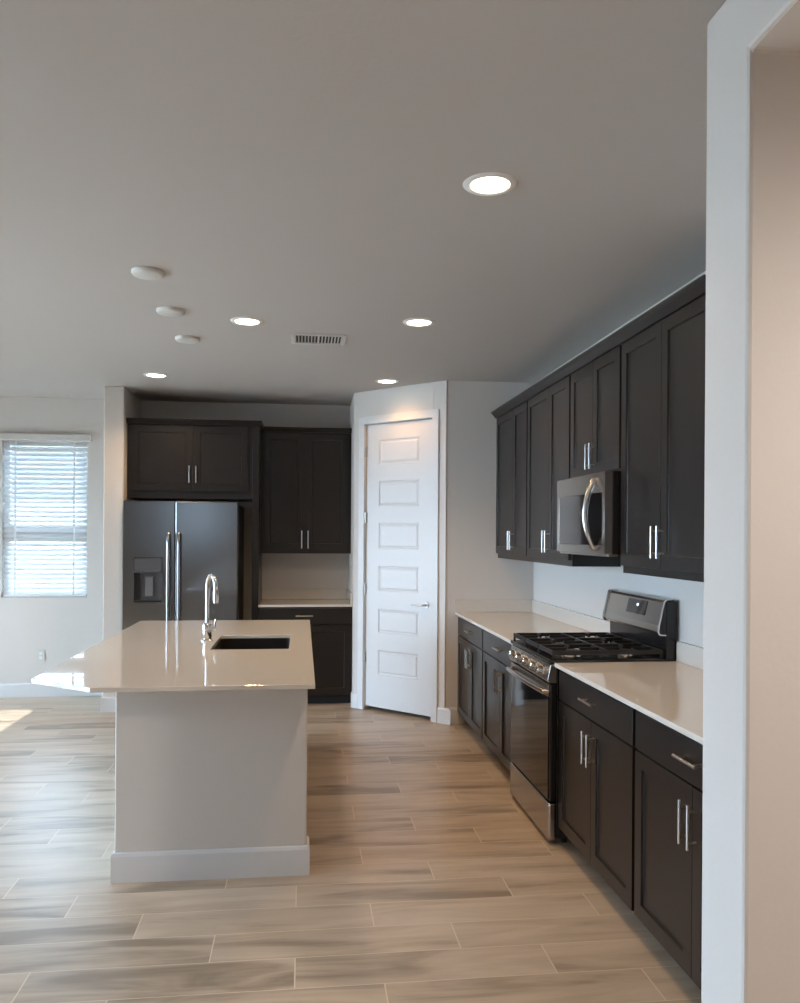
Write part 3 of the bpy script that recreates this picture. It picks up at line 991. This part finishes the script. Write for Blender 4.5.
# door panel facing -x, built facing -y then turned
dmw.panel(0.0, my1 - my0, mz0 + 0.0125, mz1 - 0.001, 0.0, -0.040, [(0.036, my1 - my0 - 0.036, 1.474, 1.744)], [(0.002, 0.003)])
dmw.bm.transform(Matrix.Translation((1.5215, my1, 0)) @ Matrix.Rotation(-PI / 2, 4, 'Z'))
dmw = dmw.build('door', 'steel_y', mw, bevel=0.003, world=True)
MB().box(1.4825, 1.4843, 4.236, my1 - 0.04, 1.477, 1.741).build('door_window', 'mwin', dmw, world=True)
MB().box(1.4825, 1.4843, my0 + 0.04, 4.234, 1.477, 1.741).build('control_panel', 'bglass', dmw, world=True)
hm = MB()
pts = []
for k in range(15):
    u = -1 + 2 * k / 14
    pts.append((1.474 - 0.046 * (1 - u * u), 3.985, 1.634 - u * 0.172))
hm.tube([(1.4812, 3.985, 1.806)] + pts + [(1.4812, 3.985, 1.462)], 0.011, 12, scale=(1.0, 1.35))
hm.build('handle', 'steel_hi', dmw, smooth=True, world=True)

# ------------------------------------------------------------------ ceiling fixtures
def led(x, y, label, power=LED_POWER, col=LED_COL, cone=150, blend=0.8):
    t = thing('recessed_light', label, 'ceiling light', (x, y, CEIL), 0, 'recessed ceiling lights')
    MB().lathe([(0.070, -0.0035), (0.074, -0.007), (0.092, -0.005), (0.097, -0.0005), (0.070, -0.0005)], (0, 0, 0), 40).build('trim_ring', 'wplastic', t, smooth=True)
    MB().lathe([(0.0, -0.0042), (0.069, -0.0042), (0.069, -0.0008), (0.0, -0.0008)], (0, 0, 0), 40).build('lens', 'lens', t)
    d = bpy.data.lights.new('led_beam', 'SPOT')
    d.energy = power
    d.color = col
    d.spot_size = math.radians(cone)
    d.spot_blend = blend
    d.shadow_soft_size = 0.065
    o = bpy.data.objects.new('led_beam', d)
    scene.collection.objects.link(o)
    o.parent = t
    o.location = (0, 0, -0.075)


led(0.654, 2.826, 'largest bright recessed ceiling light, nearest the viewer above the right counter')
led(-0.333, 4.833, 'recessed ceiling light left of the ceiling vent')
led(0.670, 4.711, 'recessed ceiling light right of the ceiling vent')
led(-1.159, 6.582, 'recessed ceiling light in front of the refrigerator alcove', 30.0)
led(0.673, 6.553, 'recessed ceiling light glowing in front of the pantry door', 9.0, (1.0, 0.50, 0.17))
led(2.15, 0.20, 'added unseen ceiling light in the hall behind the white pillar', 150.0, (1.0, 0.90, 0.82), 173, 0.5)  # hall lamp added out of view to brighten the pillar's side wall
led(-1.60, 0.50, 'added unseen ceiling light of the living area behind the viewer', 34.0)  # unseen lamp added to warm the light on the pillar face

for (x, y, lb) in ((-0.742, 3.988, 'white round ceiling cover plate, nearest and largest of the three in a row'),
                   (-0.743, 4.656, 'white round ceiling cover plate, middle one of the three in a row'),
                   (-0.740, 5.307, 'white round ceiling cover plate, farthest and smallest of the three in a row')):
    t = thing('ceiling_cover_plate', lb, 'cover plate', (x, y, CEIL), 0, 'round cover plates over the island')
    MB().lathe([(0.0, -0.022), (0.062, -0.022), (0.072, -0.019), (0.077, -0.012), (0.077, -0.0005)], (0, 0, 0), 40).build('plate', 'vent', t, smooth=True)
    for sx in (-0.035, 0.035):
        MB().lathe([(0.0, -0.0245), (0.004, -0.024), (0.005, -0.0222)], (sx, 0, 0), 12).build('screw', 'nickel', t, smooth=True)

v = thing('ceiling_vent', 'white two-way louvred air vent in the kitchen ceiling', 'vent', (0.092, 5.200, CEIL))
vw, vd = 0.172, 0.125
fm = MB()
fm.box(-vw, vw, -vd, -vd + 0.022, -0.010, -0.0005).box(-vw, vw, vd - 0.022, vd, -0.010, -0.0005)
fm.box(-vw, -vw + 0.022, -vd + 0.022, vd - 0.022, -0.010, -0.0005).box(vw - 0.022, vw, -vd + 0.022, vd - 0.022, -0.010, -0.0005)
fm.box(-0.006, 0.006, -vd + 0.022, vd - 0.022, -0.010, -0.0005)
fm.build('frame', 'vent', v, bevel=0.002)
MB().box(-vw + 0.02, vw - 0.02, -vd + 0.02, vd - 0.02, -0.0016, -0.0006).build('duct_backing', 'ventdark', v)
for sgn in (-1, 1):
    lvm = MB()
    for k in range(7):
        xm = sgn * (0.016 + k * 0.0205 + 0.006)
        lvm.prism([(xm - sgn * 0.003, -0.002), (xm + sgn * 0.003, -0.0125), (xm + sgn * 0.0045, -0.0122), (xm - sgn * 0.0015, -0.0018)], -vd + 0.0225, vd - 0.0225, 'y')
    lvm.build('louvres', 'vent', v)

# outlet on the window wall
ou = thing('wall_outlet', 'white electrical outlet low on the wall below the window', 'outlet', (-2.406, YB, 0.382))
MB().box(-0.036, 0.036, -0.006, -0.0005, -0.058, 0.058).build('cover_plate', 'vent', ou, bevel=0.002)
for dz in (-0.02, 0.02):
    MB().box(-0.014, 0.014, -0.0075, -0.0061, dz - 0.013, dz + 0.013).build('socket', 'wplastic', ou, bevel=0.0006)
